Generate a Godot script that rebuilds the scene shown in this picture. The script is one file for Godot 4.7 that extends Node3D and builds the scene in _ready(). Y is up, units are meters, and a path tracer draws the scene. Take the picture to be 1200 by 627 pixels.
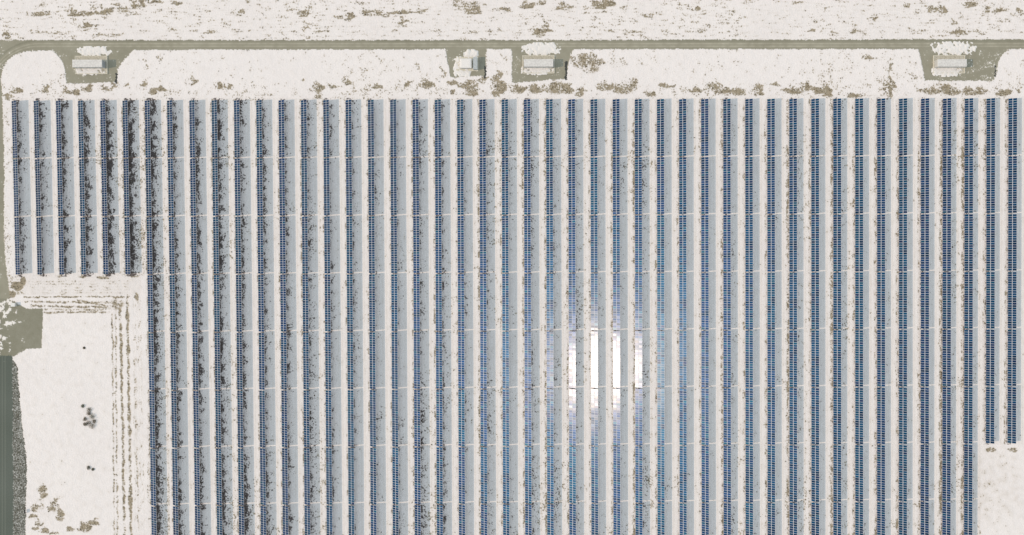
extends Node3D
# A snow-covered solar park seen from high above. Metres, y up. x runs across the rows, z along them.
# Layout figures are in survey units (about 0.36 m) of the site plan; g(u, v) turns them into a ground point.

const FOCAL := 970.0
const CU := 600.0
const CV := 313.5
const LOW := 1.05                 # height of the low edge of the tables
const TILT := 0.5236              # 30 degrees
const PITCH := 9.40909
const STEP := 24.6                # table length plus gap
const Z_TOP := -65.98
const MODULE := 1.005
const SLOPE := 3.3
const TEX_W := 2048
const TEX_H := 1111
const GX := -236.0
const GZ := -126.0
const TEXEL := 0.2305

var cam_pos := Vector3(-2.906, 353.12, 0.0)
var cam_basis: Basis
var rng := RandomNumberGenerator.new()
var taken := {}
var M := {}
var bare_map := PackedByteArray()
var n_fine := FastNoiseLite.new()
var n_mid := FastNoiseLite.new()
var n_big := FastNoiseLite.new()

# ---------------------------------------------------------------- helpers
func numbered(called: String) -> String:
	if not taken.has(called):
		taken[called] = 0
		return called
	taken[called] += 1
	return "%s_%03d" % [called, taken[called]]

func tag(o, label: String, category: String, group := "", kind := ""):
	if label: o.set_meta("label", label)
	if category: o.set_meta("category", category)
	if group: o.set_meta("group", group)
	if kind: o.set_meta("kind", kind)
	return o

func thing(called: String, label: String, category: String, at: Vector3, turn := 0.0, group := "") -> Node3D:
	var o := Node3D.new()
	o.name = numbered(called)
	add_child(o)
	o.position = at
	o.rotation.y = turn
	tag(o, label, category, group)
	return o

func part(called: String, mesh: Mesh, m: Material, parent: Node) -> MeshInstance3D:
	var o := MeshInstance3D.new()
	o.name = numbered(called) if parent == self else called
	o.mesh = mesh
	if m: o.material_override = m
	parent.add_child(o, true)
	return o

func begin() -> SurfaceTool:
	var st := SurfaceTool.new()
	st.begin(Mesh.PRIMITIVE_TRIANGLES)
	return st

func quad(st: SurfaceTool, a: Vector3, b: Vector3, c: Vector3, d: Vector3, col := Color.WHITE):
	# a b c d run clockwise seen from the front
	var n := (c - a).cross(b - a).normalized()
	for p in [a, b, c, a, c, d]:
		st.set_color(col)
		st.set_normal(n)
		st.add_vertex(p)

func box(st: SurfaceTool, lo: Vector3, hi: Vector3, t := Transform3D.IDENTITY, col := Color.WHITE, bev := 0.0):
	var x0 := lo.x; var y0 := lo.y; var z0 := lo.z
	var x1 := hi.x; var y1 := hi.y; var z1 := hi.z
	var b := bev
	var yt := y1 - b
	# sides
	var c := [Vector3(x0, 0, z0), Vector3(x1, 0, z0), Vector3(x1, 0, z1), Vector3(x0, 0, z1)]
	var ci := [Vector3(x0 + b, 0, z0 + b), Vector3(x1 - b, 0, z0 + b), Vector3(x1 - b, 0, z1 - b), Vector3(x0 + b, 0, z1 - b)]
	var U := Vector3.UP
	for i in 4:
		var p: Vector3 = c[i]; var q: Vector3 = c[(i + 1) % 4]
		quad(st, t * (q + U * y0), t * (q + U * yt), t * (p + U * yt), t * (p + U * y0), col)
		if b > 0.0:
			var pi_: Vector3 = ci[i]; var qi: Vector3 = ci[(i + 1) % 4]
			quad(st, t * (q + U * yt), t * (qi + U * y1), t * (pi_ + U * y1), t * (p + U * yt), col)
	quad(st, t * (ci[0] + U * y1), t * (ci[1] + U * y1), t * (ci[2] + U * y1), t * (ci[3] + U * y1), col)
	quad(st, t * (c[3] + U * y0), t * (c[2] + U * y0), t * (c[1] + U * y0), t * (c[0] + U * y0), col)

func box_mesh(lo: Vector3, hi: Vector3, bev := 0.0) -> ArrayMesh:
	var st := begin()
	box(st, lo, hi, Transform3D.IDENTITY, Color.WHITE, bev)
	return st.commit()

func lin(r: float, g_: float, b: float) -> Color:
	return Color(r, g_, b).linear_to_srgb()

func mat(c: Color, rough := 0.8, metal := 0.0) -> StandardMaterial3D:
	var m := StandardMaterial3D.new()
	m.albedo_color = c
	m.roughness = rough
	m.metallic = metal
	return m

func noisy(c0: Color, c1: Color, scale: float, rough: float, seed_: int) -> StandardMaterial3D:
	# triplanar mottled material; the colours are linear base colours
	var n := FastNoiseLite.new()
	n.seed = seed_
	n.frequency = 0.02
	n.fractal_octaves = 5
	var gr := Gradient.new()
	gr.set_color(0, c0.linear_to_srgb())
	gr.set_color(1, c1.linear_to_srgb())
	gr.set_offset(0, 0.25)
	gr.set_offset(1, 0.75)
	var nt := NoiseTexture2D.new()
	nt.width = 256
	nt.height = 256
	nt.seamless = true
	nt.noise = n
	nt.color_ramp = gr
	var m := StandardMaterial3D.new()
	m.albedo_texture = nt
	m.roughness = rough
	m.uv1_triplanar = true
	m.uv1_world_triplanar = true
	m.uv1_scale = Vector3.ONE * scale
	return m

func g(u: float, v: float, y := 0.0) -> Vector3:
	var d := cam_basis * Vector3((u - CU) / FOCAL, -(v - CV) / FOCAL, -1.0)
	return cam_pos + d * ((y - cam_pos.y) / d.y)

func row_x(i: int, z: float) -> float:
	# the rows are not quite parallel: surveyed offsets at their two ends
	var e := i - 22.5
	var top := ((((2.4428e-6 * e - 7.82e-5) * e - 1.63945e-3) * e) + 2.51948e-2) * e + 0.0612
	var bot := ((-1.5142e-4 * e + 1.92564e-3) * e + 2.954641e-2) * e - 0.00817
	return PITCH * e + lerpf(top, bot, (z + 63.0) / 174.0)

func tables_in_row(i: int) -> int:
	return 3 if i < 6 else (6 if i >= 44 else 8)

# ---------------------------------------------------------------- site plan: cleared ground and worn patches
const PU := -50.0
const PV := -40.0
const PN := 2.0                    # plan cells per survey unit
const PW := 2600
const PH := 1420
var plan_class := PackedByteArray()
var plan_wear := PackedFloat32Array()

func fill_poly(pts: PackedVector2Array, value: int):
	var lo := pts[0]; var hi := pts[0]
	for p in pts:
		lo = lo.min(p); hi = hi.max(p)
	for y in range(int((lo.y - PV) * PN), int((hi.y - PV) * PN) + 1):
		for x in range(int((lo.x - PU) * PN), int((hi.x - PU) * PN) + 1):
			if x < 0 or y < 0 or x >= PW or y >= PH: continue
			if Geometry2D.is_point_in_polygon(Vector2(x / PN + PU, y / PN + PV), pts):
				plan_class[y * PW + x] = value

func wear(u: float, v: float, ru: float, rv: float, s: float):
	for y in range(maxi(0, int((v - rv - PV) * PN)), mini(PH - 1, int((v + rv - PV) * PN)) + 1):
		for x in range(maxi(0, int((u - ru - PU) * PN)), mini(PW - 1, int((u + ru - PU) * PN)) + 1):
			var a := (x / PN + PU - u) / ru
			var b := (y / PN + PV - v) / rv
			var d := a * a + b * b
			if d < 1.0:
				var k := y * PW + x
				plan_wear[k] = maxf(plan_wear[k], s * (1.0 - d * d))

func rut(u0: float, v0: float, u1: float, v1: float, r: float, s: float):
	var n := int(Vector2(u0, v0).distance_to(Vector2(u1, v1)) / 0.7) + 1
	for k in n + 1:
		var t := float(k) / n
		var j := n_big.get_noise_2d(k * 1.8 + u0 * 7.0, v0 * 5.0)
		wear(lerpf(u0, u1, t) + j * 1.6, lerpf(v0, v1, t) + j * 1.2, r * (1.0 + 0.4 * j) + 0.4, r * (1.0 + 0.4 * j) + 0.4, s * (0.9 + 0.6 * n_mid.get_noise_2d(k * 0.6, u0 + v0)))

func poly(a: Array) -> PackedVector2Array:
	var p := PackedVector2Array()
	for i in range(0, a.size(), 2): p.append(Vector2(a[i], a[i + 1]))
	return p

var P_ROAD := []
var P_YARDS := []
var P_WEST_YARD := []
var P_LANE := []
var P_VERGE := []

func make_plan():
	plan_class.resize(PW * PH)
	plan_wear.resize(PW * PH)
	P_ROAD = poly([-45, 46.5, 300, 46.8, 700, 46.6, 1240, 45.6, 1240, 57.4, 700, 57.2, 300, 57.8, 60, 58.4, 40, 59.2, 27, 60.5, 16, 64.5, 8, 71, 3, 80, 0.8, 92, 2.2, 108, 3.6, 150, 4.6, 200, 4.2, 260, 5.5, 300, 9, 330, 11.5, 350, -45, 350])
	P_YARDS = [
		poly([60, 57, 66, 62, 72, 70, 76, 82, 77.5, 97, 100, 97.5, 134, 95.5, 137, 92, 137.5, 81, 145, 70, 157, 57]),
		poly([522, 56, 524, 70, 527.7, 90.5, 569, 88.5, 570, 56]),
		poly([599.5, 56, 600, 97, 623, 95, 663, 92, 664.5, 83, 668.6, 63, 673, 56]),
		poly([1076.5, 56, 1080, 75, 1083.5, 94.5, 1164, 94, 1168.5, 83, 1169.5, 72.5, 1174, 64, 1183, 56])]
	P_WEST_YARD = poly([-45, 350, 10, 350, 30, 361, 50, 361.5, 49.5, 385, 48.5, 407.5, 30, 409, 16, 417, -45, 417])
	P_LANE = poly([-45, 417, 14, 417, 14.6, 480, 15.2, 560, 15.4, 700, -45, 700])
	P_VERGE = poly([14, 420, 20, 430, 23, 470, 26.5, 505, 30, 530, 31, 560, 29.5, 598, 30, 640, 29, 700, 14, 700])
	fill_poly(P_ROAD, 1)
	for y in P_YARDS: fill_poly(y, 1)
	fill_poly(P_WEST_YARD, 2)
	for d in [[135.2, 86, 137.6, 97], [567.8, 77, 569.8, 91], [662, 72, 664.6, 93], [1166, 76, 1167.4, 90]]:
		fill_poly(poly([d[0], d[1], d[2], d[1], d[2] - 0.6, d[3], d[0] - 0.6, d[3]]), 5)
	fill_poly(P_VERGE, 4)
	fill_poly(P_LANE, 3)
	# bare grass showing through the snow, north of the road
	for w in [[45, 17, 12, 3], [56, 15, 5, 3], [88, 15, 9, 4], [103, 16, 6, 3], [117, 15, 6, 3], [128, 13, 8, 4], [143, 11, 7, 4], [157, 4, 5, 6], [166, 4, 4, 5], [100, 30, 5, 4], [155, 15, 5, 2],
		[8, 42, 4, 4], [117, 39, 4, 2], [55, 38, 20, 1.5], [130, 41, 18, 1.5], [355, 16, 6, 4], [409, 20, 7, 5], [396, 21, 4, 2], [432, 14, 8, 5], [450, 16, 12, 3], [475, 14, 14, 2.5], [492, 13, 5, 3],
		[472, 26, 4, 6], [540, 4, 8, 8], [552, 9, 10, 9], [560, 8, 7, 8], [590, 11, 9, 3], [617, 6, 8, 4], [634, 3, 6, 3], [660, 8, 9, 5], [703, 6, 10, 5], [713, 4, 7, 4], [759, 18, 6, 3],
		[632, 38, 8, 5], [640, 30, 3, 8], [815, 11, 6, 2], [1064, 7, 4, 4], [1093, 11, 7, 5], [1105, 12, 4, 6], [1120, 26, 5, 4], [1128, 20, 4, 4], [1122, 38, 6, 5], [1133, 38, 6, 3], [1155, 10, 4, 5],
		[1170, 12, 5, 5], [1135, 5, 6, 5], [1196, 14, 4, 5], [1025, 22, 5, 3], [935, 3, 6, 2], [180, 2, 8, 2], [208, 4, 5, 2], [282, 15, 5, 4], [293, 2, 5, 3], [1000, 37, 8, 2.5], [1012, 38, 8, 2.5]]:
		wear(w[0], w[1], w[2] * 1.15, w[3] * 1.15, 0.75)
	for k in 60:
		wear(170 + k * 16.5 + 6 * sin(k * 2.3), 37.5 + 1.2 * sin(k * 1.7), 10, 1.6, 0.22 + 0.2 * sin(k * 3.1))
	# and between the road and the tables
	for w in [[20, 106, 7, 4], [9, 113, 6, 4], [53, 104, 4, 5], [79, 107, 5, 3], [88, 108, 6, 5], [103, 104, 8, 4], [128, 103, 7, 4], [133, 98, 4, 3], [146, 99, 4, 2], [170, 99, 4, 4], [178, 107, 6, 4], [190, 104, 6, 3],
		[226, 96, 4, 4], [257, 100, 5, 5], [268, 101, 4, 4], [355, 94, 4, 3], [372, 103, 7, 8], [373, 112, 4, 5], [389, 101, 5, 3], [406, 95, 7, 4], [443, 101, 5, 3], [476, 98, 6, 4], [500, 98, 7, 7], [531, 108, 4, 3],
		[548, 99, 12, 5], [553, 108, 11, 6], [566, 94, 7, 4], [583, 92, 5, 10], [586, 102, 9, 7], [583, 110, 6, 5], [530, 97, 5, 3], [608, 104, 7, 6], [627, 104, 9, 6], [652, 103, 13, 8], [664, 104, 7, 7], [681, 109, 6, 6],
		[708, 101, 10, 6], [730, 103, 13, 8], [742, 99, 5, 7], [762, 110, 6, 5], [780, 100, 10, 3], [815, 106, 8, 3], [835, 101, 6, 5], [848, 106, 10, 5], [865, 108, 10, 5], [888, 106, 7, 8], [930, 106, 12, 5], [945, 101, 6, 6],
		[960, 105, 7, 5], [970, 106, 6, 9], [1043, 103, 5, 14], [1043, 95, 4, 6], [1090, 107, 12, 4], [1115, 107, 12, 5], [1140, 107, 14, 5], [1175, 108, 8, 5], [1110, 102, 8, 3], [1195, 106, 4, 3], [908, 98, 4, 3], [1000, 112, 9, 3]]:
		wear(w[0], w[1], w[2] * 1.2, w[3] * 1.1, 0.78)
	wear(688, 72, 22, 11, 0.8)
	wear(692, 80, 12, 8, 0.7)
	wear(725, 74, 12, 7, 0.42)
	for w in [[520, 84, 3, 9], [226, 93, 3, 3], [757, 75, 3, 2], [1020, 68, 12, 3], [1043, 78, 3, 12], [172, 76, 3, 7], [188, 69, 4, 4], [490, 79, 3, 5], [1072, 90, 3, 4]]:
		wear(w[0], w[1], w[2], w[3], 0.6)
	# wheel ruts round the open field in the west
	rut(28, 348, 152, 347.5, 0.7, 0.75)
	for q in 5: rut(24 + q * 6, 330 + q * 3.2, 150, 329 + q * 3.4, 0.4, 0.3)
	for q in 4: rut(156 + q * 2.6, 350, 159 + q * 3.4, 640, 0.4, 0.3)
	rut(30, 353.5, 138, 354.5, 1.0, 0.62)
	rut(36, 358.5, 140, 360, 1.1, 0.66)
	rut(50, 362.5, 134, 362.5, 0.9, 0.5)
	rut(52, 366, 128, 365.5, 0.9, 0.62)
	rut(90, 351, 142, 362, 0.8, 0.55)
	rut(104, 366, 140, 355, 0.8, 0.5)
	for r in [[131.5, 368, 134, 640, 0.7, 0.55], [135.2, 362, 137.5, 640, 0.8, 0.55], [140.2, 360, 143.6, 480, 1.5, 0.72], [143.6, 480, 145.5, 640, 1.4, 0.66], [148.5, 346, 151, 470, 1.3, 0.66], [151, 470, 154, 640, 1.5, 0.66], [157, 410, 163, 640, 0.8, 0.42]]:
		rut(r[0], r[1], r[2], r[3], r[4], r[5])
	for w in [[139, 356, 8, 5], [134, 353, 6, 4], [160, 348, 3, 6], [149, 370, 3, 7], [150, 410, 3, 8], [151, 485, 3, 10], [152, 505, 3, 6], [153, 585, 3, 20], [98.5, 408, 2.5, 1.5], [20, 335, 8, 6], [14, 345, 5, 5], [27, 329, 4, 6]]:
		wear(w[0], w[1], w[2], w[3], 0.72)
	for w in [[50, 578, 5, 9], [44, 594, 7, 3.5], [38, 598, 6, 2.5], [62, 595, 5, 6], [67, 590, 4, 7], [70, 604, 3, 8], [46, 613, 6, 4], [54, 622, 6, 3], [40, 619, 6, 2.5], [38, 605, 6, 2.5], [100, 618, 8, 6], [110, 612, 4, 4], [82, 620, 6, 3], [62, 624, 7, 2]]:
		wear(w[0], w[1], w[2] * 1.15, w[3] * 1.15, 0.72)
	for w in [[120, 325, 9, 2.2], [96, 324, 6, 2], [70, 323, 5, 1.6], [43, 323, 5, 1.6], [158, 323, 6, 2.5], [18, 322, 4, 2], [1161, 527, 7, 3.5], [1187, 527, 7, 3.5]]:
		wear(w[0], w[1], w[2], w[3], 0.7)
	wear(1163, 570, 40, 50, 0.2)

func paint_ground() -> Array:
	var data := PackedByteArray()
	data.resize(TEX_W * TEX_H * 3)
	var hgt := PackedByteArray()
	hgt.resize(TEX_W * TEX_H)
	bare_map.resize(TEX_W * TEX_H)
	# world -> survey units, as a projective map of the ground plane
	var inv := cam_basis.transposed()
	var row_seed := []
	for i in 48:
		row_seed.append([rng.randf(), rng.randf(), rng.randf()])
	var heavy := {5: 0.16, 6: 0.12, 4: 0.08, 9: 0.1, 13: 0.1, 18: 0.08, 21: 0.1, 23: 0.08, 28: 0.12, 32: 0.08, 35: 0.1, 37: 0.12, 42: 0.12, 43: 0.1, 19: 0.06, 24: 0.1, 25: 0.08}
	var q := 0
	for ty in TEX_H:
		var z := GZ + (ty + 0.5) * TEXEL
		for tx in TEX_W:
			var x := GX + (tx + 0.5) * TEXEL
			var c := inv * Vector3(x - cam_pos.x, -cam_pos.y, z - cam_pos.z)
			var u := CU - FOCAL * c.x / c.z
			var v := CV + FOCAL * c.y / c.z
			var nf := n_fine.get_noise_2d(x * 1.45, z * 1.45)
			var nm := n_mid.get_noise_2d(x, z)
			var nb := n_big.get_noise_2d(x, z)
			var ng := n_fine.get_noise_2d(x * 2.6 + 9.0, z * 2.6 - 33.0)
			var rag := 0.35 if v > 340.0 and u > 40.0 else 1.0
			var px := int((u + (nf * 1.1 + nm * 0.8) * rag - PU) * PN)
			var py := int((v + (nf * 0.9 - nm * 0.8) * rag - PV) * PN)
			var k := clampi(py, 0, PH - 1) * PW + clampi(px, 0, PW - 1)
			var cls := plan_class[k]
			var wr := plan_wear[k]
			if v < 118.0 or (v > 555.0 and u < 122.0):
				# ragged outlines for the bare patches
				k = clampi(int((v + nm * 2.6 + nf * 1.6 - PV) * PN), 0, PH - 1) * PW + clampi(int((u + n_mid.get_noise_2d(x + 91.0, z * 1.3) * 6.0 + nf * 2.0 - PU) * PN), 0, PW - 1)
				wr = plan_wear[k]
			# snow by default
			var r := 0.80 + 0.022 * nb + 0.012 * nf + 0.095 * ng
			var gg := 0.757 + 0.022 * nb + 0.012 * nf + 0.095 * ng
			var b := 0.745 + 0.02 * nb + 0.012 * nf + 0.1 * ng
			var h := 0.62 + 0.16 * nm + 0.13 * nf + 0.14 * ng
			var bare := 0.0
			var dirt := 0.0
			var soil_dark := 0.0
			if cls == 0:
				var s := -1.0
				if v < 47.0:
					var ns := n_fine.get_noise_2d(x * 0.16 + 300.0, z * 1.0)
					s = -0.365 + 0.2 * nb + 0.52 * nf + 0.3 * nm + 0.36 * ns + wr * 0.74
					dirt = 0.05 + 0.1 * maxf(0.0, ns)
				elif v < 115.5 + 3.0 * nm and u > 2.0:
					s = -0.395 + 0.18 * nb + 0.52 * nf + 0.32 * nm + wr * 0.74 + (0.1 if v > 98.0 and v < 112.0 else 0.0)
					dirt = 0.03 + 0.06 * maxf(0.0, nb)
				else:
					var fi := (x + 1.2) / PITCH + 22.5
					var i := int(floor(fi))
					var inside := i >= 0 and i < 46
					if inside:
						var zt := z - Z_TOP
						inside = zt > -1.2 and zt < tables_in_row(i) * STEP + 0.6
						if not inside and i > 0 and zt > 0.0 and zt < tables_in_row(i - 1) * STEP and x - row_x(i - 1, z) < 7.5: 
							i -= 1
							inside = true
					if inside:
						var du := x - row_x(i, z)
						if du > 8.1:
							du -= PITCH
							i = mini(i + 1, 45)
						var rs: Array = row_seed[i]
						var nv := n_fine.get_noise_2d(x * 0.9 + 71.0, z * 0.22)
						var west := clampf((140.0 - x) / 330.0, 0.0, 1.0)
						var hv: float = heavy.get(i, 0.0)
						s = -0.475 + hv * 1.3 + 0.52 * nf + 0.3 * nm + 0.2 * nb + 0.06 * west * west
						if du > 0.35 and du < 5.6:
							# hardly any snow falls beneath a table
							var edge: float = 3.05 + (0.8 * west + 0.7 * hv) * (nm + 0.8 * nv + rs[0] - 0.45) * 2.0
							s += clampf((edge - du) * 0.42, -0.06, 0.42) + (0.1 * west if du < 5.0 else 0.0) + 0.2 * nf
							soil_dark = 1.0 if du < 5.0 else 0.4
						elif du > -0.75 and du <= 0.35:
							s += 0.26 + 0.35 * nv
						else:
							s += 0.12 * nv
						dirt = 0.06 + 0.1 * maxf(0.0, nv) + (0.08 if absf(du - 7.2) < 0.35 or absf(du - 5.6) < 0.3 else 0.0)
						if z > 95.0: s += 0.16 * clampf((z - 92.0) / 10.0, 0.0, 1.0) * (0.5 + nb) * rs[1]
						if absf(z + 42.0) < 5.0: s += 0.12 * rs[2]
					else:
						# open field in the west and the corner in the south-east
						s = -0.5 + 0.46 * nf + 0.3 * nm + 0.14 * nb + wr * 0.98
						dirt = 0.04 + 0.05 * maxf(0.0, nm)
						if u < 30.0 and v < 345.0: s += 0.24
						if v > 322.0 and v < 346.0 and u < 165.0:
							s += 0.16 * n_fine.get_noise_2d(x * 0.1 + 20.0, z * 1.2) + 0.06
							dirt += 0.06
				bare = smoothstep(-0.09, 0.13, s)
				dirt += 0.42 * wr * (0.8 + nm) if v > 320.0 else 0.1 * wr
				dirt += 0.12 * maxf(0.0, ng * 0.8 + nm * 0.5)
				r *= 1.0 - dirt * 0.62
				gg *= 1.0 - dirt * 0.7
				b *= 1.0 - dirt * 0.85
				if bare > 0.0:
					var gt := 0.5 + 0.5 * n_fine.get_noise_2d(x * 1.9 + 40.0, z * 1.9)
					var gm := 0.5 + 0.5 * nm
					# bare soil coloured darker under and beside the tables, dry straw elsewhere
					var soil_tone := 1.0 - 0.62 * soil_dark
					r = lerpf(r, (0.222 + 0.12 * gt + 0.07 * gm) * soil_tone, bare)
					gg = lerpf(gg, (0.194 + 0.104 * gt + 0.05 * gm) * soil_tone, bare)
					b = lerpf(b, (0.140 + 0.078 * gt + 0.04 * gm) * (soil_tone + 0.12 * soil_dark), bare)
					h = lerpf(h, 0.25 + 0.2 * gt, bare)
			else:
				var gt := n_fine.get_noise_2d(x * 2.1 + 40.0, z * 2.1)
				var t := 0.0
				if cls == 1:
					t = 0.018 * gt + 0.02 * nm + 0.03 * nb
					r = 0.288 + t; gg = 0.272 + t; b = 0.212 + t * 0.9
					# two wheel lines polished into the gravel, following the bend in the west
					var d := v - 46.6
					if u < 45.0 and v > 20.0:
						d = 64.4 - Vector2(u - 45.0, v - 111.0).length() if v < 111.0 else 64.4 - (45.0 - u)
					if d > 0.0 and d < 11.0:
						var wl := maxf(0.0, 1.0 - absf(d - 4.6) / 1.0) + maxf(0.0, 1.0 - absf(d - 7.6) / 1.0)
						wl *= 0.75 + 0.5 * nm
						r += 0.14 * wl; gg += 0.13 * wl; b += 0.11 * wl
						if d < 2.2: 
							r *= 0.86; gg *= 0.87; b *= 0.86
				elif cls == 2:
					t = 0.022 * gt + 0.02 * nm + 0.03 * nb
					r = 0.245 + t; gg = 0.235 + t; b = 0.182 + t
				elif cls == 3:
					t = 0.01 * gt + 0.012 * nb
					r = 0.115 + t; gg = 0.13 + t; b = 0.112 + t
					var wl := maxf(0.0, 1.0 - absf(u - 2.6) / 0.8) + maxf(0.0, 1.0 - absf(u - 6.0) / 0.8)
					r += 0.05 * wl; gg += 0.048 * wl; b += 0.038 * wl
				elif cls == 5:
					# narrow dark grey strip painted along the yard's edge
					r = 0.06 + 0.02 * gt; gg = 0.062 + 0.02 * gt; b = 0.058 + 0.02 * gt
				else:
					t = 0.75 * smoothstep(-0.2, 0.7, ng * 0.8 + 0.6 * nf + 0.3 * nm)
					r = lerpf(0.12 + 0.05 * gt, 0.62, t); gg = lerpf(0.12 + 0.05 * gt, 0.62, t); b = lerpf(0.1 + 0.04 * gt, 0.6, t)
				bare = 1.0
				h = 0.22 + 0.06 * gt
				if cls == 4: bare = 1.0 - t
				# trampled snow left on the cleared ground
				var chip := nf + 0.55 * nm - (0.82 if cls < 3 else 1.05)
				if cls == 1 and v < 58.0 and u > 12.0: chip -= 0.5
				if cls == 1 and v > 58.0 and v < 110.0 and u < 700.0: chip += 0.12
				if cls == 2:
					chip = 1.15 * nm + 0.45 * nf - 0.62
					chip += clampf((26.0 - u) * 0.032, -0.25, 0.6) - clampf((v - 345.0) * 0.004, 0.0, 0.15)
				if cls == 1 and u > 1100.0 and v > 58.0: chip += 0.3
				chip = smoothstep(0.0, 0.1, chip)
				if chip > 0.0:
					r = lerpf(r, 0.78, chip); gg = lerpf(gg, 0.745, chip); b = lerpf(b, 0.705, chip)
					h = lerpf(h, 0.5, chip)
					bare *= 1.0 - chip
			# encode as sRGB (square-root-like curve of the linear base colour)
			data[q * 3] = int(255.0 * (1.055 * pow(clampf(r, 0.002, 1.0), 0.41667) - 0.055))
			data[q * 3 + 1] = int(255.0 * (1.055 * pow(clampf(gg, 0.002, 1.0), 0.41667) - 0.055))
			data[q * 3 + 2] = int(255.0 * (1.055 * pow(clampf(b, 0.002, 1.0), 0.41667) - 0.055))
			hgt[q] = int(255.0 * clampf(h, 0.0, 1.0))
			bare_map[q] = int(255.0 * bare) if cls == 0 or cls == 4 else 0
			q += 1
	return [Image.create_from_data(TEX_W, TEX_H, false, Image.FORMAT_RGB8, data), Image.create_from_data(TEX_W, TEX_H, false, Image.FORMAT_L8, hgt)]

func sheet(pts: PackedVector2Array, y: float, grow: float) -> ArrayMesh:
	# a flat sheet over a plan polygon, mapped to the same ground picture by its place
	var wp := PackedVector2Array()
	for p in pts:
		var w := g(p.x, p.y)
		wp.append(Vector2(w.x, w.z))
	var grown := Geometry2D.offset_polygon(wp, grow, Geometry2D.JOIN_ROUND)
	wp = grown[0]
	var tri := Geometry2D.triangulate_polygon(wp)
	var st := begin()
	for k in range(0, tri.size(), 3):
		var a := wp[tri[k]]; var b := wp[tri[k + 1]]; var c := wp[tri[k + 2]]
		var order := [a, b, c] if (b - a).cross(c - a) > 0.0 else [a, c, b]
		for p in order:
			st.set_normal(Vector3.UP)
			st.set_uv(Vector2((p.x - GX) / (TEXEL * TEX_W), (p.y - GZ) / (TEXEL * TEX_H)))
			st.add_vertex(Vector3(p.x, y, p.y))
	return st.commit()

# ---------------------------------------------------------------- solar tables
func slope(s: float, t: float, z: float) -> Vector3:
	# s metres up the slope from the low edge, t metres out of its face
	return Vector3(s * cos(TILT) - t * sin(TILT) - SLOPE * cos(TILT) * 0.5, LOW + s * sin(TILT) + t * cos(TILT), z)

func slope_box(st: SurfaceTool, s0: float, s1: float, t0: float, t1: float, z0: float, z1: float):
	var p := [slope(s0, t0, z0), slope(s1, t0, z0), slope(s1, t0, z1), slope(s0, t0, z1), slope(s0, t1, z0), slope(s1, t1, z0), slope(s1, t1, z1), slope(s0, t1, z1)]
	quad(st, p[4], p[5], p[6], p[7])
	quad(st, p[3], p[2], p[1], p[0])
	for k in 4:
		var n := (k + 1) % 4
		quad(st, p[n], p[n + 4], p[k + 4], p[k])

var glass_meshes := []
var frame_mesh: ArrayMesh
var rack_mesh: ArrayMesh
var post_mesh: ArrayMesh
const HALF := MODULE * 12.0
const POSTS := [-10.6, -5.3, 0.0, 5.3, 10.6]

func make_table_meshes():
	for variant in 20:
		var st := begin()
		var tint: Color = [Color(0.0035, 0.032, 0.092), Color(0.003, 0.037, 0.094), Color(0.004, 0.031, 0.094), Color(0.003, 0.042, 0.096), Color(0.004, 0.032, 0.082)][variant % 5]
		for k in 24:
			for j in 2:
				var c := tint * rng.randf_range(0.8, 1.25)
				var w := rng.randf()
				if w < 0.10: c = Color(0.006, 0.050, 0.098) * rng.randf_range(0.9, 1.2)
				elif w < 0.18: c = Color(0.005, 0.027, 0.08) * rng.randf_range(0.8, 1.2)
				elif w < 0.30: c = Color(0.003, 0.02, 0.055)
				var s0 := 0.01 + j * 1.66 + (0.06 if j == 0 else 0.085)
				var s1 := 0.01 + j * 1.66 + 1.62 - 0.085
				var z0 := -HALF + k * MODULE + 0.058
				var z1 := -HALF + (k + 1) * MODULE - 0.058
				# each module is clamped on very slightly out of true
				var e0 := rng.randf_range(-0.003, 0.003); var e1 := rng.randf_range(-0.003, 0.003)
				quad(st, slope(s0, 0.007 + e0, z0), slope(s1, 0.007 + e1, z0), slope(s1, 0.007 - e0, z1), slope(s0, 0.007 - e1, z1), c)
		glass_meshes.append(st.commit())
	var f := begin()
	slope_box(f, 0.0, 1.635, -0.035, 0.0, -HALF, HALF)
	slope_box(f, 1.665, SLOPE, -0.035, 0.0, -HALF, HALF)
	frame_mesh = f.commit()
	var r := begin()
	for s in [0.42, 1.25, 2.05, 2.88]:
		slope_box(r, s - 0.03, s + 0.03, -0.11, -0.036, -HALF + 0.05, HALF - 0.05)
	for z in POSTS:
		slope_box(r, 0.25, 3.05, -0.2, -0.111, z - 0.04, z + 0.04)
	rack_mesh = r.commit()
	post_mesh = box_mesh(Vector3(-0.07, -0.5, -0.05), Vector3(0.07, LOW + SLOPE * 0.5 * sin(TILT) - 0.16, 0.05))

func ordinal(n: int) -> String:
	var small := ["first", "second", "third", "fourth", "fifth", "sixth", "seventh", "eighth", "ninth", "tenth", "eleventh", "twelfth", "thirteenth", "fourteenth", "fifteenth", "sixteenth", "seventeenth", "eighteenth", "nineteenth"]
	if n < 20: return small[n - 1]
	if n % 10 == 0: return ["twentieth", "thirtieth", "fortieth"][n / 10 - 2]
	return ["twenty", "thirty", "forty"][n / 10 - 2] + "-" + small[n % 10 - 1]

func table_label(i: int, k: int) -> Array:
	# rows are counted from the outermost row at the road bend, tables from the gravel road
	var look := "blue"
	var group := "tables inside the long rows"
	if (i == 26 or i == 27) and k == 4: look = "flashing"; group = "tables flashing white in the sun"
	elif k == 0: group = "tables heading the rows"
	elif i < 6: group = "tables of the short rows by the bend"
	elif i >= 44: group = "tables of the short rows by the open corner"
	return ["%s solar table, %s from the gravel road in the %s row from the road bend" % [look, ordinal(k + 1), ordinal(i + 1)], group]

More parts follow.
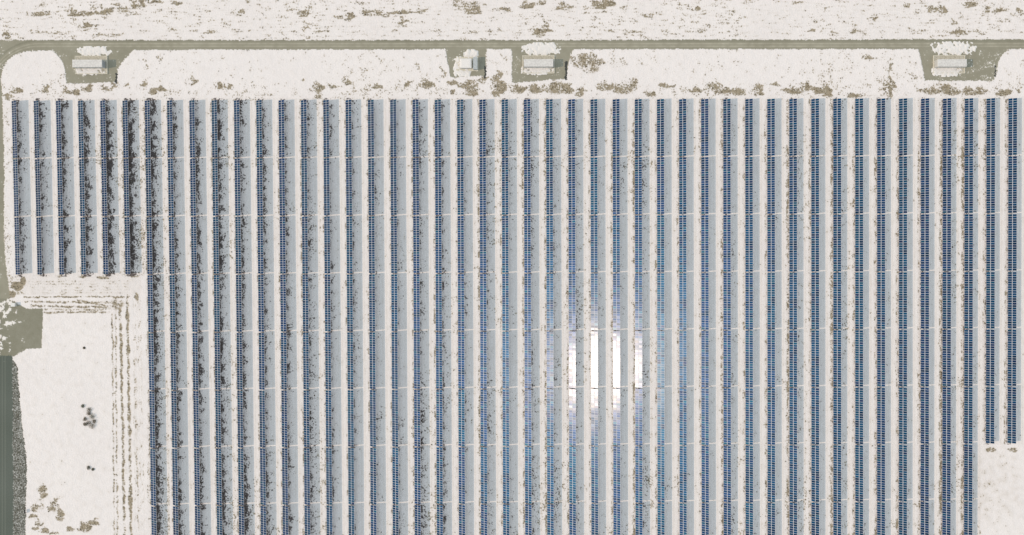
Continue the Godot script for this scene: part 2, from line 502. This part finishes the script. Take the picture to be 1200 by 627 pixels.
func build_tables():
	var leftovers := begin()
	var left_glass := begin()
	var singles := 0
	for i in 46:
		var row_tone := rng.randi() % 5
		for k in tables_in_row(i):
			var zc := Z_TOP + k * STEP + HALF + 0.1
			var xa := row_x(i, zc - HALF); var xb := row_x(i, zc + HALF)
			var at := Vector3((xa + xb) * 0.5 + SLOPE * cos(TILT) * 0.5, 0.0, zc)
			var turn := atan2(xb - xa, 2.0 * HALF)
			var gm: ArrayMesh = glass_meshes[(rng.randi() % 4) * 5 + (row_tone if rng.randf() < 0.8 else rng.randi() % 5)]
			# tables are set out by hand: fractions of a degree off
			var lean := rng.randf_range(-0.006, 0.006)
			if k == 7 and i - 6 >= 4:
				var t := Transform3D(Basis(Vector3.UP, turn) * Basis(Vector3.BACK, lean), at)
				leftovers.append_from(frame_mesh, 0, t)
				leftovers.append_from(rack_mesh, 0, t)
				left_glass.append_from(gm, 0, t)
				for z in POSTS:
					leftovers.append_from(post_mesh, 0, t * Transform3D(Basis.IDENTITY, Vector3(0, 0, z)))
				continue
			singles += 1
			var lb := table_label(i, k)
			var o := thing("solar_table", lb[0], "solar table", at, turn, lb[1])
			var b := Basis(Vector3.BACK, lean)
			var p1 := part("module_frames", frame_mesh, M.frame, o); p1.basis = b
			var p2 := part("module_glass", gm, M.glass, o); p2.basis = b
			p2.set_meta("kind", "stuff")
			var p3 := part("racking", rack_mesh, M.steel, o); p3.basis = b
			for z in POSTS:
				part("post", post_mesh, M.steel, o).position = Vector3(0, 0, z)
	var rest := thing("solar_table_rows", "last blue solar tables at the south ends of the long rows", "solar tables", Vector3.ZERO)
	rest.set_meta("kind", "stuff")
	part("module_frames", leftovers.commit(), M.frame, rest).set_meta("kind", "stuff")
	part("module_glass", left_glass.commit(), M.glass, rest).set_meta("kind", "stuff")

# ---------------------------------------------------------------- snow heaps
func heap(called: String, label: String, u0: float, v0: float, u1: float, v1: float, high: float, cut: float, base: float, seed_: int, group := "snow slid and shovelled off the stations"):
	var a := g(u0, v0); var b := g(u1, v1)
	var c := (a + b) * 0.5
	var hx := (b.x - a.x) * 0.5; var hz := (b.z - a.z) * 0.5
	var step := 0.24
	var nx := int(hx * 2.0 / step) + 2; var nz := int(hz * 2.0 / step) + 2
	var H := PackedFloat32Array(); H.resize((nx + 1) * (nz + 1))
	for j in nz + 1:
		for i in nx + 1:
			var x := -hx + i * step; var z := -hz + j * step
			var d := pow(absf(x) / hx, 2.6) + pow(absf(z) / hz, 2.6)
			var n := n_fine.get_noise_2d(x * 0.8 + seed_ * 31.0, z * 0.8 + seed_ * 17.0) * 0.5 + n_mid.get_noise_2d(x * 1.6 + seed_ * 11.0, z * 1.6) * 0.6
			H[j * (nx + 1) + i] = maxf(-0.05, high * (1.0 - d + n * 1.25 - cut - 0.12)) if d < 1.25 else -0.05
			H[j * (nx + 1) + i] = minf(H[j * (nx + 1) + i], high * (0.55 + 0.35 * n))
	var st := begin()
	st.set_smooth_group(0)
	for j in nz:
		for i in nx:
			var k := j * (nx + 1) + i
			var h0 := H[k]; var h1 := H[k + 1]; var h2 := H[k + nx + 2]; var h3 := H[k + nx + 1]
			if maxf(maxf(h0, h1), maxf(h2, h3)) <= 0.0: continue
			var x := -hx + i * step; var z := -hz + j * step
			var p0 := Vector3(x, h0, z); var p1 := Vector3(x + step, h1, z); var p2 := Vector3(x + step, h2, z + step); var p3 := Vector3(x, h3, z + step)
			for p in [p0, p1, p2, p0, p2, p3]: st.add_vertex(p)
	st.index()
	st.generate_normals()
	var o := part(called, st.commit(), M.snow, self)
	o.position = Vector3(c.x, base, c.z)
	tag(o, label, "snow", group)

# ---------------------------------------------------------------- stations
func station(u: float, v: float, label: String, pad_label: String, pad_off: float):
	# concrete pad with a raised rim, centred on (u, v)
	var c := g(u, v)
	var pad := thing("concrete_pad", pad_label, "concrete pad", c, 0.0, "pads under the long stations")
	var px := 6.85; var pz := 3.85
	part("slab", box_mesh(Vector3(-px, -0.3, -pz), Vector3(px, 0.22, pz), 0.03), M.concrete, pad)
	var rim := begin()
	for e in [[-px + 0.02, -px + 0.32, -pz + 0.02, pz - 0.02], [px - 0.32, px - 0.02, -pz + 0.02, pz - 0.02]]:
		box(rim, Vector3(e[0], 0.2, e[2]), Vector3(e[1], 0.36, e[3]), Transform3D.IDENTITY, Color.WHITE, 0.02)
	for e in [[-pz + 0.03, -pz + 0.33], [pz - 0.33, pz - 0.03]]:
		box(rim, Vector3(-px + 0.33, 0.2, e[0]), Vector3(px - 0.33, 0.355, e[1]), Transform3D.IDENTITY, Color.WHITE, 0.02)
	part("kerb", rim.commit(), M.concrete_pale, pad)
	for k in 7:
		# grating covers over the cable duct along the south side
		part("duct_cover", box_mesh(Vector3(-5.6 + k * 1.6, 0.2, 2.05), Vector3(-5.6 + k * 1.6 + 1.54, 0.25, 2.75), 0.01), M.grate, pad)
	var L := 6.2; var W := 1.56; var top := 3.1
	var o := thing("inverter_station", label, "station", c + Vector3(pad_off, 0.22, 0.05), 0.0, "long metal stations on pads")
	part("plinth", box_mesh(Vector3(-L + 0.08, 0, -W + 0.08), Vector3(L - 0.08, 0.3, W - 0.08)), M.concrete, o)
	# corrugated walls
	var wl := begin()
	box(wl, Vector3(-L + 0.06, 0.3, -W + 0.06), Vector3(L - 0.06, top - 0.12, W - 0.06))
	var x := -L + 0.2
	while x < L - 0.3:
		for sgn in [-1.0, 1.0]:
			box(wl, Vector3(x, 0.36, sgn * (W - 0.03) - 0.03), Vector3(x + 0.16, top - 0.16, sgn * (W - 0.03) + 0.03))
		x += 0.32
	part("wall", wl.commit(), M.wall, o)
	var rf := part("roof", box_mesh(Vector3(-L, top - 0.12, -W), Vector3(L, top, W), 0.02), M.roof, o)
	for k in 7:
		var z := -W + 0.24 + k * 0.44
		part("roof_rib", box_mesh(Vector3(-L + 0.1, top - 0.01, z - 0.05), Vector3(L - 0.1, top + 0.05, z + 0.05), 0.015), M.roof, rf)
	for k in 2:
		var d := part("door", box_mesh(Vector3(L - 0.058, 0.4, -1.3 + k * 1.31), Vector3(L - 0.01, 2.7, -0.01 + k * 1.31), 0.01), M.door, o)
		part("handle", box_mesh(Vector3(L - 0.01, 1.3, -0.2 + k * 0.3), Vector3(L + 0.04, 1.6, -0.15 + k * 0.3)), M.steel, d)
	for k in 4:
		var lv := part("louvre", box_mesh(Vector3(-4.9 + k * 2.7, 0.9, W - 0.01), Vector3(-3.4 + k * 2.7, 2.3, W + 0.03), 0.01), M.door, o)
		for j in 6:
			part("blade", box_mesh(Vector3(-4.85 + k * 2.7, 1.0 + j * 0.21, W + 0.02), Vector3(-3.45 + k * 2.7, 1.09 + j * 0.21, W + 0.06)), M.wall, lv)
	# landing and steps before the door
	var ld := part("landing", box_mesh(Vector3(L + 0.02, 0.28, -1.2), Vector3(L + 0.62, 0.34, 1.2)), M.grate, o)
	part("step", box_mesh(Vector3(L + 0.1, 0.0, 1.21), Vector3(L + 0.6, 0.16, 1.5)), M.grate, ld)
	part("post", box_mesh(Vector3(L + 0.56, 0.34, -1.18), Vector3(L + 0.6, 1.4, -1.14)), M.steel, ld)
	part("handrail", box_mesh(Vector3(L + 0.1, 1.4, -1.185), Vector3(L + 0.62, 1.44, -1.135)), M.steel, ld)

func kiosk():
	var c := g(546.5, 75.5)
	var pad := thing("concrete_pad", "small concrete pad under the snow-capped transformer kiosk", "concrete pad", g(547.5, 75), 0.0)
	part("slab", box_mesh(Vector3(-4.7, -0.3, -3.0), Vector3(4.7, 0.2, 3.0), 0.03), M.concrete_pale, pad)
	var o := thing("transformer_kiosk", "square white transformer kiosk with snow on its roof beside the narrow cabinet", "kiosk", c + Vector3(-0.2, 0.2, 0.0))
	part("wall", box_mesh(Vector3(-2.35, 0, -1.85), Vector3(2.35, 1.95, 1.85)), M.wall, o)
	var rf := part("roof", box_mesh(Vector3(-2.5, 1.95, -2.0), Vector3(2.5, 2.1, 2.0), 0.03), M.roof, o)
	var sc := begin()
	var n := 16
	for j in n:
		for i in n:
			var q := []
			for d in [[0, 0], [1, 0], [1, 1], [0, 1]]:
				var fx: float = float(i + d[0]) / n; var fz: float = float(j + d[1]) / n
				var e := minf(minf(fx, 1.0 - fx), minf(fz, 1.0 - fz))
				q.append(Vector3(-2.42 + fx * 4.84, 2.09 + 0.22 * (1.0 - pow(1.0 - minf(1.0, e * 5.0), 3.0)) + 0.04 * n_mid.get_noise_2d(fx * 20.0, fz * 20.0), -1.92 + fz * 3.84))
			for p in [q[0], q[1], q[2], q[0], q[2], q[3]]: sc.add_vertex(p)
	sc.index(); sc.generate_normals()
	part("snow_cap", sc.commit(), M.snow, rf)
	for k in 2:
		var d := part("door", box_mesh(Vector3(-1.9 + k * 1.92, 0.1, 1.848), Vector3(-0.02 + k * 1.92, 1.8, 1.89), 0.01), M.door, o)
		part("handle", box_mesh(Vector3(-0.3 + k * 0.5, 0.85, 1.885), Vector3(-0.24 + k * 0.5, 1.1, 1.93)), M.steel, d)
	var s := thing("switch_cabinet", "narrow grey switch cabinet standing beside the snow-capped kiosk", "cabinet", g(557.2, 75.4) + Vector3(0, 0.2, 0))
	part("wall", box_mesh(Vector3(-0.8, 0, -2.5), Vector3(0.8, 2.2, 2.5)), M.wall_grey, s)
	part("roof", box_mesh(Vector3(-0.88, 2.2, -2.58), Vector3(0.88, 2.28, 2.58), 0.02), M.roof_grey, s)
	for k in 4:
		part("door", box_mesh(Vector3(0.798, 0.12, -2.4 + k * 1.2), Vector3(0.83, 2.1, -1.25 + k * 1.2), 0.01), M.door, s)
	part("roof_rib", box_mesh(Vector3(-0.06, 2.275, -2.5), Vector3(0.06, 2.34, 2.5)), M.roof, s)

# ---------------------------------------------------------------- plants
func shrub(u: float, v: float, r: float, label: String, green: float, seed_: int, group: String):
	var rr := RandomNumberGenerator.new(); rr.seed = seed_
	var o := thing("shrub", label, "shrub", g(u, v), rr.randf() * TAU, group)
	var st := begin()
	for k in 9:
		var a := rr.randf() * TAU; var ln := r * rr.randf_range(0.6, 1.0)
		var tip := Vector3(cos(a) * ln * 0.8, r * rr.randf_range(0.5, 1.1), sin(a) * ln * 0.8)
		var side := Vector3(-sin(a), 0, cos(a)) * 0.03
		quad(st, side - Vector3(0, 0.1, 0), tip, tip, -side - Vector3(0, 0.1, 0))
		quad(st, Vector3(0, -0.1, 0) + side.cross(Vector3.UP), tip, tip, Vector3(0, -0.1, 0) - side.cross(Vector3.UP))
	part("trunk", st.commit(), M.bark, o)
	var cr := begin()
	for k in 420:
		var d := Vector3(rr.randfn(), rr.randfn() * 0.8, rr.randfn()).normalized() * r * pow(rr.randf(), 0.4)
		d.y = absf(d.y) * 0.9 + 0.12 * r
		d *= 1.15 + 0.6 * n_mid.get_noise_3d(d.x * 5.0, d.y * 5.0 + seed_, d.z * 5.0)
		var a := Vector3(rr.randfn(), rr.randfn(), rr.randfn()).normalized() * rr.randf_range(0.06, 0.14)
		var b := a.cross(Vector3(rr.randfn(), rr.randfn(), rr.randfn()).normalized()).normalized() * rr.randf_range(0.03, 0.07)
		var t := rr.randf_range(0.6, 1.3)
		quad(cr, d - a, d + b, d + a, d - b, Color(lerpf(0.17, 0.13, green) * t, lerpf(0.125, 0.15, green) * t, lerpf(0.075, 0.1, green) * t))
	part("crown", cr.commit(), M.leaf, o)

func grass():
	var st := begin()
	for k in 7:
		var a := k * TAU / 7.0 + 0.3 * sin(k * 5.0)
		var out := Vector3(cos(a), 0, sin(a))
		var side := Vector3(-sin(a), 0, cos(a)) * 0.035
		var h := 0.22 + 0.1 * sin(k * 2.7)
		var tip := out * (0.16 + 0.06 * cos(k * 3.3)) + Vector3(0, h, 0)
		quad(st, side - Vector3(0, 0.03, 0), out * 0.07 + side * 0.8 + Vector3(0, h * 0.6, 0), tip, out * 0.07 - side * 0.8 + Vector3(0, h * 0.6, 0))
	var mesh := st.commit()
	mesh.surface_set_material(0, M.straw)
	var spots := []
	var tries := 0
	while spots.size() < 34000 and tries < 1200000:
		tries += 1
		var tx := rng.randi() % TEX_W; var ty := rng.randi() % TEX_H
		if bare_map[ty * TEX_W + tx] > 150:
			spots.append(Vector3(GX + (tx + rng.randf()) * TEXEL, 0.0, GZ + (ty + rng.randf()) * TEXEL))
	var mm := MultiMesh.new()
	mm.transform_format = MultiMesh.TRANSFORM_3D
	mm.use_colors = true
	mm.mesh = mesh
	mm.instance_count = spots.size()
	for k in spots.size():
		var s := rng.randf_range(0.5, 1.5)
		mm.set_instance_transform(k, Transform3D(Basis(Vector3.UP, rng.randf() * TAU).scaled(Vector3(s, s * rng.randf_range(0.6, 1.1), s)), spots[k]))
		var t := rng.randf_range(0.6, 1.25)
		mm.set_instance_color(k, Color(0.27 * t, 0.21 * t, 0.125 * t))
	var o := MultiMeshInstance3D.new()
	o.name = "dry_grass"
	o.multimesh = mm
	add_child(o)
	tag(o, "short dry straw-coloured grass poking through thin snow", "grass", "", "stuff")

# ---------------------------------------------------------------- build
func _ready():
	rng.seed = 77
	# camera
	var rx := -0.0149079; var ry := 0.0069887; var rz := 0.0037531
	var Rx := Basis(Vector3(1, 0, 0), rx); var Ry := Basis(Vector3(0, 1, 0), ry); var Rz := Basis(Vector3(0, 0, 1), rz)
	var R := Ry * Rx * Rz
	var sw := func(p: Vector3): return Vector3(p.x, -p.z, p.y)
	cam_basis = Basis(sw.call(R * Vector3(1, 0, 0)), -sw.call(R * Vector3(0, 1, 0)), -sw.call(R * Vector3(0, 0, 1)))
	var cam := Camera3D.new()
	cam.name = "camera"
	cam.fov = rad_to_deg(2.0 * atan(313.5 / FOCAL))
	cam.near = 1.0
	cam.far = 8000.0
	add_child(cam)
	cam.transform = Transform3D(cam_basis, cam_pos)
	cam.current = true
	# sky and exposure
	var sky_m := ProceduralSkyMaterial.new()
	sky_m.sky_top_color = Color(0.845, 0.895, 0.925)
	sky_m.sky_horizon_color = Color(0.885, 0.91, 0.93)
	sky_m.ground_bottom_color = Color(0.75, 0.75, 0.75)
	sky_m.ground_horizon_color = Color(0.885, 0.91, 0.93)
	sky_m.sky_curve = 0.15
	var sky := Sky.new()
	sky.sky_material = sky_m
	var env := Environment.new()
	env.background_mode = Environment.BG_SKY
	env.sky = sky
	env.tonemap_mode = Environment.TONE_MAPPER_LINEAR
	env.tonemap_exposure = 1.0
	env.sdfgi_enabled = true
	env.ssao_enabled = true
	env.ssil_enabled = true
	var we := WorldEnvironment.new()
	we.name = "environment"
	we.environment = env
	add_child(we)
	# sun
	var sun := DirectionalLight3D.new()
	sun.name = "sun"
	sun.light_energy = 0.68
	sun.light_color = Color(1.0, 0.9, 0.8)
	sun.light_angular_distance = 0.5
	sun.shadow_enabled = true
	add_child(sun)
	sun.basis = Basis.looking_at(-Vector3(-0.796, 0.590, 0.135).normalized())

	n_fine.seed = 5; n_fine.frequency = 0.75; n_fine.noise_type = FastNoiseLite.TYPE_SIMPLEX_SMOOTH; n_fine.fractal_type = FastNoiseLite.FRACTAL_FBM; n_fine.fractal_octaves = 2
	n_mid.seed = 9; n_mid.frequency = 0.24; n_mid.noise_type = FastNoiseLite.TYPE_SIMPLEX_SMOOTH; n_mid.fractal_octaves = 2
	n_big.seed = 13; n_big.frequency = 0.03; n_big.noise_type = FastNoiseLite.TYPE_SIMPLEX_SMOOTH; n_big.fractal_octaves = 3

	# materials
	var gl := mat(Color.WHITE, 0.34, 0.36)
	gl.vertex_color_use_as_albedo = true
	gl.metallic_specular = 0.12
	gl.clearcoat_enabled = true
	gl.clearcoat = 0.26
	gl.clearcoat_roughness = 0.15
	M.glass = gl
	M.frame = mat(lin(0.50, 0.52, 0.57), 0.45, 0.0)
	M.steel = mat(lin(0.42, 0.43, 0.44), 0.5, 0.4)
	M.snow = noisy(Color(0.72, 0.69, 0.665), Color(0.79, 0.755, 0.73), 0.3, 0.95, 3)
	M.concrete = noisy(Color(0.40, 0.37, 0.30), Color(0.56, 0.52, 0.43), 0.25, 0.9, 4)
	M.concrete_pale = noisy(Color(0.56, 0.52, 0.43), Color(0.68, 0.64, 0.54), 0.3, 0.9, 6)
	M.grate = mat(lin(0.36, 0.34, 0.29), 0.7, 0.2)
	M.wall = noisy(Color(0.48, 0.48, 0.46), Color(0.56, 0.56, 0.54), 0.2, 0.6, 7)
	M.wall_grey = noisy(Color(0.30, 0.33, 0.34), Color(0.38, 0.41, 0.42), 0.2, 0.6, 8)
	M.roof = noisy(Color(0.58, 0.56, 0.54), Color(0.70, 0.68, 0.655), 0.15, 0.6, 10)
	M.roof_grey = noisy(Color(0.36, 0.39, 0.40), Color(0.46, 0.49, 0.50), 0.2, 0.6, 11)
	M.door = mat(lin(0.34, 0.36, 0.37), 0.6)
	M.bark = mat(lin(0.10, 0.08, 0.06), 0.9)
	M.leaf = mat(Color.WHITE, 0.9); M.leaf.vertex_color_use_as_albedo = true
	M.straw = mat(Color.WHITE, 0.9); M.straw.vertex_color_use_as_albedo = true
	M.cabinet = noisy(Color(0.62, 0.62, 0.60), Color(0.72, 0.72, 0.70), 0.5, 0.5, 12)
	M.dark_board = noisy(Color(0.03, 0.03, 0.03), Color(0.06, 0.05, 0.045), 0.5, 0.8, 15)

	# ground
	make_plan()
	var im := paint_ground()
	var gm := StandardMaterial3D.new()
	gm.albedo_texture = ImageTexture.create_from_image(im[0])
	gm.heightmap_enabled = true
	gm.heightmap_texture = ImageTexture.create_from_image(im[1])
	gm.heightmap_scale = 34.0
	gm.roughness = 0.95
	gm.metallic_specular = 0.2
	M.ground = gm
	var x1 := GX + TEXEL * TEX_W; var z1 := GZ + TEXEL * TEX_H
	var st := begin()
	var tri := [Vector3(GX, 0, GZ), Vector3(x1, 0, GZ), Vector3(x1, 0, z1), Vector3(GX, 0, GZ), Vector3(x1, 0, z1), Vector3(GX, 0, z1)]
	for p in tri:
		st.set_normal(Vector3.UP)
		st.set_uv(Vector2((p.x - GX) / (x1 - GX), (p.z - GZ) / (z1 - GZ)))
		st.add_vertex(p)
	var gmesh := st.commit()
	gmesh.surface_set_material(0, gm)
	var ring := begin()
	var F := 3000.0
	var xs := [-F, GX, x1, F]; var zs := [-F, GZ, z1, F]
	for a in 3:
		for b in 3:
			if a == 1 and b == 1: continue
			quad(ring, Vector3(xs[a], 0, zs[b]), Vector3(xs[a + 1], 0, zs[b]), Vector3(xs[a + 1], 0, zs[b + 1]), Vector3(xs[a], 0, zs[b + 1]))
	ring.commit(gmesh)
	gmesh.surface_set_material(1, noisy(Color(0.70, 0.66, 0.63), Color(0.81, 0.77, 0.75), 0.02, 0.95, 21))
	tag(part("ground", gmesh, null, self), "snow-covered ground with dry grass showing through", "", "", "structure")
	tag(part("road", sheet(P_ROAD, 0.004, 0.25), gm, self), "gravel road with two wheel lines bending round the tables", "", "", "structure")
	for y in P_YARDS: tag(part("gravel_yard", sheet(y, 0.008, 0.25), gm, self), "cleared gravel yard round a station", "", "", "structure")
	tag(part("gravel_turnout", sheet(P_WEST_YARD, 0.012, 0.25), gm, self), "cleared gravel turnout beside the open field", "", "", "structure")
	tag(part("asphalt_lane", sheet(P_LANE, 0.016, 0.1), gm, self), "dark asphalt lane with wheel lines", "", "", "structure")

	# stations
	station(107.2, 76.2, "long grey metal station on the pad by the bend of the road", "concrete pad under the station by the bend of the road", -0.2)
	station(631, 75.6, "long grey metal station next along from the snow-capped kiosk", "concrete pad under the station next to the snow-capped kiosk", -0.1)
	station(1112, 75.6, "long grey metal station in the yard littered with snow crumbs", "concrete pad under the station in the yard of snow crumbs", -0.35)
	kiosk()
	heap("snow_heap", "broken snow heap behind the station by the road bend", 90, 54, 131, 66, 0.3, 0.12, 0.01, 1)
	heap("snow_heap", "broken snow heap behind the station next to the kiosk", 611, 49.5, 657, 65.5, 0.32, 0.08, 0.01, 2)
	heap("snow_heap", "broken snow heap behind the station in the crumb-littered yard", 1090, 48, 1145, 65, 0.32, 0.2, 0.01, 3)
	heap("snow_heap", "smooth snow heap behind the snow-capped kiosk", 543, 57.5, 560.5, 68.5, 0.5, -0.1, 0.01, 4)
	heap("snow_heap", "snow drift lying on the pad by the road bend", 87, 78.5, 123, 87.5, 0.25, 0.05, 0.2, 5)
	heap("snow_heap", "snow drift lying on the pad next to the kiosk", 610.5, 77, 648, 87.5, 0.25, 0.0, 0.2, 6)
	heap("snow_heap", "snow drift lying on the pad in the crumb-littered yard", 1091, 76.5, 1126, 89.5, 0.3, -0.05, 0.2, 7)
	heap("snow_heap", "snow drift at the west foot of the kiosk", 531, 66, 543, 91, 0.35, -0.05, 0.01, 8)
	heap("snow_heap", "snow drift at the south foot of the kiosk", 536, 79, 553, 90, 0.35, 0.0, 0.01, 9)

	# solar tables
	make_table_meshes()
	build_tables()

	# small things in the west
	var cb := thing("utility_cabinet", "small white utility cabinet beside the gravel turnout", "cabinet", g(17, 357))
	part("body", box_mesh(Vector3(-0.8, 0, -0.7), Vector3(0.8, 1.25, 0.7), 0.03), M.cabinet, cb)
	part("roof", box_mesh(Vector3(-0.88, 1.25, -0.78), Vector3(0.88, 1.33, 0.78), 0.02), M.cabinet, cb)
	part("door", box_mesh(Vector3(-0.7, 0.1, 0.698), Vector3(0.7, 1.18, 0.73)), M.door, cb)
	part("plinth", box_mesh(Vector3(-0.9, -0.2, -0.8), Vector3(0.9, 0.08, 0.8)), M.concrete, cb)
	var bd := thing("marker_board", "small dark board on two posts at the verge of the lane", "board", g(30.3, 599))
	part("board", box_mesh(Vector3(-0.05, 0.35, -0.75), Vector3(0.05, 1.25, 0.75), 0.01), M.dark_board, bd)
	for z in [-0.55, 0.55]:
		part("post", box_mesh(Vector3(0.052, -0.3, z - 0.05), Vector3(0.15, 1.1, z + 0.05)), M.bark, bd)
	var sh := [[97.3, 475.8, 0.7, 0.9], [105, 480, 1.0, 0.5], [104.5, 484.5, 0.8, 0.2], [108.4, 488, 1.15, 0.9], [100, 491, 0.8, 0.3], [104, 495.5, 1.05, 0.15], [110.6, 493.5, 0.8, 0.1], [100, 497, 0.7, 0.3], [108.6, 499, 1.15, 0.3]]
	var names := ["small grey-green shrub standing a little apart from the clump", "grey-green shrub at the tip of the clump, next to the separate small one", "thin dark shrub between the two grey-green ones of the clump", "widest grey-green shrub in the middle of the clump", "", "largest dark brown shrub in the middle of the clump", "dark shrub on the tables' side of the clump", "", "broad brown shrub at the south tip of the clump"]
	for k in sh.size():
		shrub(sh[k][0], sh[k][1], sh[k][2], names[k] if names[k] else "small brown shrub on the lane side of the clump", sh[k][3], 100 + k, "shrubs of the clump in the open field")
	for k in 2:
		shrub(104 + 5 * k, 547.8 + 2 * k, 0.7 - 0.15 * k, "one of two small lone shrubs south of the shrub clump", 0.6, 200 + k, "two lone shrubs in the open field")
	shrub(98.6, 407.6, 0.45, "tiny lone shrub north of the shrub clump", 0.2, 300, "")
	grass()
